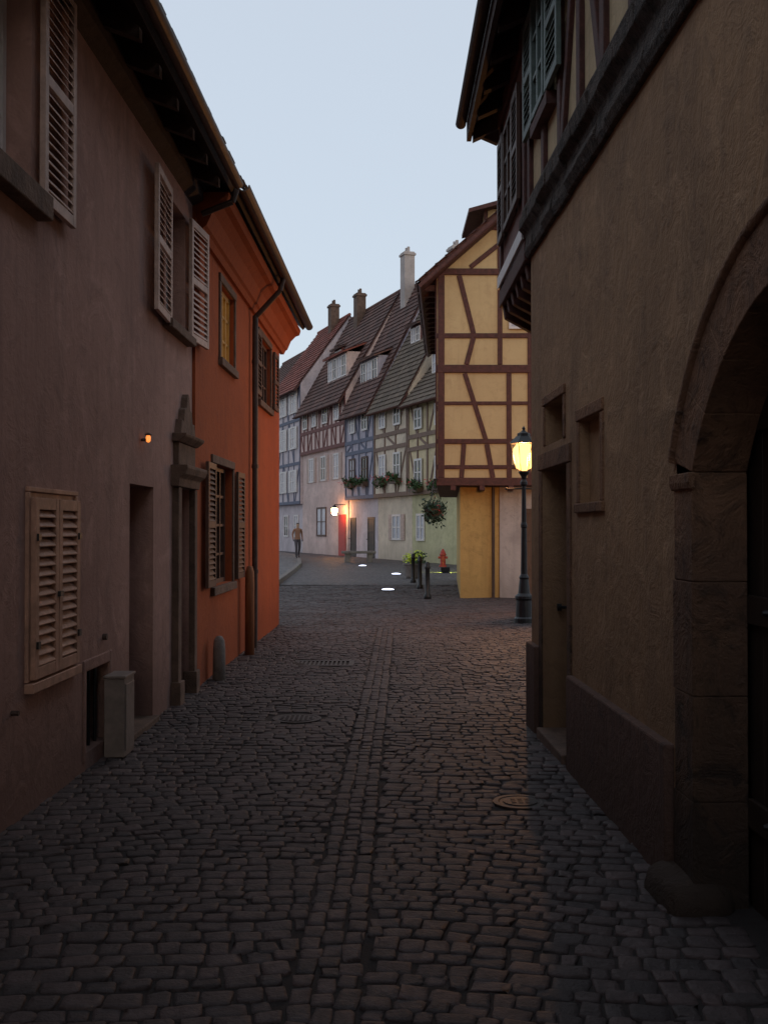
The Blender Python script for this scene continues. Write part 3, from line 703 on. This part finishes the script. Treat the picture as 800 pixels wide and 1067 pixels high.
# ---------------------------------------------------------------- street furniture beyond
for x,y,h in((1.0,24.3,.82),(.96,28.2,.85),(.86,31.2,.85)):
    m=MB(); m.lathe((x,y,0),[(.085,-.05),(.085,.06),(.055,.10),(.05,h-.16),(.065,h-.14),(.065,h-.10),(.05,h-.08),(.055,h-.03),(.03,h),(.0,h+.01)],12); m.obj('bollard','metal',None,0,True)
e=empty('flower_planter'); pc=V((.93,34,0))
m=MB(); m.lathe(pc,[(.2,-.02),(.24,.05),(.30,.40),(.33,.42),(.33,.47),(.28,.47)],16); m.obj('pot','stone',e,0,False)
m=MB(); leaves(m,pc+V((0,0,.62)),.3,.3,.2,260,.06); m.obj('foliage','leaf',e,recalc=False)
m=MB(); leaves(m,pc+V((0,0,.72)),.3,.3,.18,260,.05); m.obj('blossoms','flowery',e,recalc=False)
e=empty('floodlight'); pc=V((2.2,38,0))
m=MB(); m.box(Fr(pc,(1,0,0),(0,-1,0)),-.14,.14,.0,.05,-.1,.1); m.box(Fr(pc,(1,0,0),(0,-1,0)),-.16,.16,.05,.2,-.05,.1); m.obj('housing','metal',e,.005)
m=MB(); F_=Fr(pc,(1,0,0),(0,1,0)); m.prof(F_,-.14,.14,[(.07,.052),(.19,.052),(.19,.06),(.07,.06)]); m.obj('lens','greenglow',e)
e=empty('fire_hydrant'); pc=V((2.45,44,0))
m=MB(); m.lathe(pc,[(.16,-.02),(.16,.05),(.11,.07),(.11,.45),(.14,.47),(.14,.52),(.11,.55),(.09,.64),(.05,.69),(.03,.74),(0,.74)],14)
m.cyl(pc+V((-.2,0,.38)),pc+V((.2,0,.38)),.05); m.cyl(pc+V((0,-.18,.32)),pc+V((0,0,.32)),.065); m.obj('body','redpaint',e)
e=empty('stone_bench'); F_=Fr((-1.2,50,0),(1,.1,0),(.1,-1,0))
m=MB(); m.box(F_,-.8,.8,.40,.52,-.28,.28); m.box(F_,-.65,-.4,-.05,.40,-.2,.2); m.box(F_,.4,.65,-.05,.40,-.2,.2); m.obj('slabs','stone',e,.02)
for x,y in((.1,27.2),(.42,36.5),(-.9,44.5)):
    e=empty('ground_spotlight')
    m=MB(); m.lathe((x,y,0),[(.19,.0),(.19,.018),(.17,.022)],20); m.obj('ring','metal',e)
    m=MB(); m.lathe((x,y,0),[(.168,.018),(.15,.03),(.08,.045),(.0,.05)],20); m.obj('lens','spot',e)

def pedestrian(loc,rot):
    me=bpy.data.meshes.new('pedestrian')
    j={'pel':(0,0,.95,.15,.11),'wai':(0,0,1.1,.135,.10),'che':(0,.01,1.32,.17,.115),'neb':(0,0,1.46,.07,.06),'nek':(0,.01,1.52,.055,.055),'hd1':(0,.02,1.60,.075,.09),'hd2':(0,.02,1.68,.078,.092),'hd3':(0,.015,1.74,.05,.06),
       'shl':(.18,0,1.42,.06,.06),'ell':(.24,-.06,1.14,.045,.045),'wrl':(.23,.06,.90,.033,.033),'hal':(.22,.10,.82,.04,.025),
       'shr':(-.18,0,1.42,.06,.06),'elr':(-.24,-.08,1.15,.045,.045),'wrr':(-.25,-.02,.90,.033,.033),'har':(-.25,0,.81,.04,.025),
       'hil':(.09,0,.90,.095,.095),'knl':(.10,.16,.50,.062,.065),'anl':(.10,.12,.09,.042,.045),'tol':(.10,.28,.035,.04,.03),
       'hir':(-.09,0,.90,.095,.095),'knr':(-.10,.0,.50,.062,.065),'anr':(-.10,-.22,.13,.042,.045),'tor':(-.10,-.08,.035,.04,.03)}
    ks=list(j); ed=[('pel','wai'),('wai','che'),('che','neb'),('neb','nek'),('nek','hd1'),('hd1','hd2'),('hd2','hd3'),('che','shl'),('shl','ell'),('ell','wrl'),('wrl','hal'),('che','shr'),('shr','elr'),('elr','wrr'),('wrr','har'),('pel','hil'),('hil','knl'),('knl','anl'),('anl','tol'),('pel','hir'),('hir','knr'),('knr','anr'),('anr','tor')]
    me.from_pydata([j[k][:3] for k in ks],[(ks.index(a),ks.index(b)) for a,b in ed],[])
    o=bpy.data.objects.new('pedestrian',me); scene.collection.objects.link(o)
    sm=o.modifiers.new('skin','SKIN')
    sk=me.skin_vertices[0].data
    for i,k in enumerate(ks): sk[i].radius=(j[k][3],j[k][4]); sk[i].use_root=(k=='pel')
    o.modifiers.new('ss','SUBSURF').render_levels=2
    m,nt,b=newmat('pedestrian_clothes'); tc=N(nt,'ShaderNodeTexCoord'); s=N(nt,'ShaderNodeSeparateXYZ'); nt.links.new(tc.outputs['Object'],s.inputs[0])
    r=N(nt,'ShaderNodeValToRGB'); r.color_ramp.interpolation='CONSTANT'
    d=math_(nt,'DIVIDE',s.outputs[2],2.0); nt.links.new(d,r.inputs[0])
    el=r.color_ramp.elements; el[0].position=0; el[0].color=(.03,.02,.02,1); el[1].position=.05; el[1].color=(.06,.05,.06,1)
    for p,c in((.46,(.28,.14,.09,1)),(.745,(.45,.28,.2,1)),(.835,(.05,.03,.02,1))): q=el.new(p); q.color=c
    nt.links.new(r.outputs[0],b.inputs['Base Color']); b.inputs['Roughness'].default_value=.8
    me.materials.append(m); o.location=loc; o.rotation_euler=(0,0,rot)
    return o
try: pedestrian((-4.25,52,.13),math.radians(200))
except Exception as ex: print('PED',ex)

# ---------------------------------------------------------------- ground
def sheet(name,mat,pts,z):
    m=MB(); m.quad(*[V((x,y,z)) for x,y in pts]); return m.obj(name,mat)
sheet('ground','dirt',[(-300,-300),(300,-300),(300,500),(-300,500)],-.06)
sheet('cobbled_square','plaza',[(-40,30),(40,30),(40,110),(-40,110)],-.008)
sheet('cobbled_lane','plaza',[(-2.2,-12),(1.6,-12),(1.4,1.4),(-2.05,1.4)],-.004)

covers=[(.80,6.24,.12),(-.74,9.0,.17),(-.72,12.7,.34)]
gx=lambda y:-.27+.0175*y
wob=lambda x,y: .007*math.sin(1.7*x+.9*y)+.005*math.sin(3.1*y-2*x)+.004*math.sin(5*x+1.3)
def prof_z(x,y):
    t=min(abs(x-gx(y)),1.9); base=.012*t*t if y<20 else .012*t*t*max(0,1-(y-20)/8)
    return base-.018+wob(x,y)
xs=[-7.2+.2*i for i in range(64)]; ys=[1.2+.2*i for i in range(146)]
vv=[(x,y,prof_z(x,y)-.0085) for y in ys for x in xs]; nx=len(xs)
ff=[(j*nx+i,j*nx+i+1,(j+1)*nx+i+1,(j+1)*nx+i) for j in range(len(ys)-1) for i in range(nx-1)]
bed=MB(); bed.v=vv; bed.f=ff; bed.r=[.5]*len(ff); bed.obj('street_joint_bed','dirt',None,0,True)
cob=MB(); gut=MB()
def stone(mb,cx,cy,w,h,ang,z,rv):
    a,b=w/2,h/2; c=min(a,b)*R(.10,.32)
    base=[(a,-(b-c)),(a,b-c),(a-c,b),(-(a-c),b),(-a,b-c),(-a,-(b-c)),(-(a-c),-b),(a-c,-b)]
    base=[(x+R(-.007,.007),y+R(-.007,.007)) for x,y in base]
    ca,sa=math.cos(ang),math.sin(ang); tx,ty=R(-.045,.045),R(-.045,.045); pts=[]
    for s_,dz in((1,-.018),(.985,-.0045),(.92,.0),(.55,.0012)):
        for x,y in base:
            X,Y=x*s_,y*s_; pts.append((cx+X*ca-Y*sa,cy+X*sa+Y*ca,z+dz+(X*tx+Y*ty if dz>-.01 else 0)+(R(-.0012,.0012) if s_<.95 else 0)))
    fs=[(k*8+i,k*8+(i+1)%8,(k+1)*8+(i+1)%8,(k+1)*8+i) for k in range(3) for i in range(8)]+[tuple(range(24,32))]
    mb.add(pts,fs,rv)
def bounds(y):
    l=-2.09+.018*y if y<17.5 else -7
    if y<8.6: r=1.45-.0255*y
    elif y<10.5: r=1.7
    elif y<24.3: r=5.2
    else: r=1.75+.06*(y-24)
    return l,r
def cdy(x,y):
    t=x-gx(y); return -.14*min(abs(t),1.8)**1.5*.6+ .05*math.sin(1.7*x+.5*y)+.02*math.sin(4.1*x-1.3*y)
y=1.3
while y<30.2:
    h=R(.08,.12) if y<20 else R(.12,.16)
    l,r=bounds(y); x=l-R(0,.12)
    while x<r:
        w=R(.07,.155) if y<20 else R(.12,.2)
        cx=x+w/2; x+=w
        cy=y+cdy(cx,y)+R(-.009,.009)
        if y<17 and cx-w/2<gx(cy)+.125 and cx+w/2>gx(cy)-.125:
            e0=gx(cy)-.128; e1=gx(cy)+.128
            if cx<gx(cy): 
                nw=e0-(cx-w/2); 
                if nw<.045: continue
                cx=(cx-w/2+e0)/2; w=nw
            else:
                nw=(cx+w/2)-e1
                if nw<.045: continue
                cx=(cx+w/2+e1)/2; w=nw
        if any(math.hypot(cx-a,cy-b)<q+.06 for a,b,q in covers): continue
        sl=math.atan2(cdy(cx+.05,y)-cdy(cx-.05,y),.1)
        stone(cob,cx,cy,w-R(.003,.009),h-R(.001,.008),sl+R(-.07,.07),prof_z(cx,cy)+R(-.004,.004),min(1,max(0,random.gauss(.42,.28))))
    y+=h
for k,off in enumerate((-.082,0,.082)):
    y=1.3+k*.09
    while y<17:
        l=R(.09,.17) if k!=1 else R(.08,.14)
        stone(gut,gx(y+l/2)+off+R(-.006,.006),y+l/2,R(.07,.082),l-.007,-.0175+R(-.08,.08),prof_z(gx(y),y)-(.004 if k==1 else .0)+R(-.004,.004),min(1,max(0,random.gauss(.42,.28))))
        y+=l
cob.obj('cobblestone_street','cob',None,0,True,recalc=False)
gut.obj('street_gutter','cob',None,0,True,recalc=False)
for x,y,r in covers[:2]:
    m=MB(); z=prof_z(x,y)+.0; m.lathe((x,y,z),[(r+.04,-.03),(r+.04,.003),(r+.01,.004),(r,.0),(r-.02,.0),(r-.02,.005),(r*.5,.006)],24)
    for i in range(-3,4):
        for k in range(-3,4):
            if math.hypot(i,k)*.04<r-.04: m.box(Fr((x+i*.04,y+k*.04,z),(1,0,0),(0,1,0)),-.012,.012,.004,.009,-.012,.012)
    m.obj('manhole_cover','iron')
x,y,r=covers[2]; m=MB(); z=prof_z(x,y); F_=Fr((x,y,z),(1,0,0),(0,1,0))
m.box(F_,-.36,.36,-.03,.004,.18,.26); m.box(F_,-.36,.36,-.03,.004,-.26,-.18); m.box(F_,-.36,-.30,-.03,.003,-.18,.18); m.box(F_,.30,.36,-.03,.003,-.18,.18)
for i in range(11): m.box(F_,-.28+i*.052,-.255+i*.052,-.03,.002,-.18,.18)
m.obj('drain_grate','iron')
cur=[(-3.0,24),(-2.95,29),(-3.05,33),(-3.25,39),(-3.5,45),(-4.1,52),(-5.0,59),(-6.6,66),(-9,74)]
m=MB(); k=MB()
for (x0,y0),(x1,y1) in zip(cur,cur[1:]):
    m.quad(V((x0-.12,y0,.13)),V((x1-.12,y1,.13)),V((-30,y1,.13)),V((-30,y0,.13)))
    n=max(1,int((y1-y0)/1.0))
    for i in range(n):
        a=V((x0,y0,0)).lerp(V((x1,y1,0)),i/n+.01); b=V((x0,y0,0)).lerp(V((x1,y1,0)),(i+1)/n-.003); w=V((-.16,0,0)); u=V((0,0,.14)); d=V((0,0,-.05))
        k.hexa([a+d,b+d,b+d+w,a+d+w,a+u,b+u,b+u+w,a+u+w])
m.obj('raised_pavement',groundmat('pavement_setts',(.13,.11,.11),(.19,.165,.16),4)); k.obj('kerb','stone',None,.012)

# ---------------------------------------------------------------- light
w=bpy.data.worlds.new('World'); scene.world=w; w.use_nodes=True; nt=w.node_tree
bg=nt.nodes['Background']; sky=nt.nodes.new('ShaderNodeTexSky'); sky.sky_type='NISHITA'; sky.sun_disc=False
sky.sun_elevation=math.radians(9); sky.sun_rotation=math.radians(160); sky.air_density=1.0; sky.dust_density=2.0; sky.ozone_density=1.5
col=mixc(nt,.74,sky.outputs[0],(4.95,5.45,6.15))
nt.links.new(col,bg.inputs[0]); bg.inputs[1].default_value=.148
sd=bpy.data.lights.new('sun','SUN'); sd.energy=.15; sd.angle=math.radians(25); sd.color=(1,.88,.78)
so=bpy.data.objects.new('sun',sd); scene.collection.objects.link(so)
az=math.radians(160); el=math.radians(9)
dirv=V((math.sin(az)*math.cos(el),math.cos(az)*math.cos(el),math.sin(el)))
so.rotation_euler=dirv.to_track_quat('Z','Y').to_euler()

cd=bpy.data.cameras.new('camera'); co=bpy.data.objects.new('camera',cd); scene.collection.objects.link(co)
cd.sensor_fit='VERTICAL'; cd.sensor_height=36; cd.lens=37.1; cd.clip_end=2000; cd.clip_start=.05
co.location=(0,0,1.6); co.rotation_euler=(math.radians(90.88),0,0)
scene.camera=co
scene.view_settings.view_transform='Standard'; scene.view_settings.look='None'; scene.view_settings.exposure=0
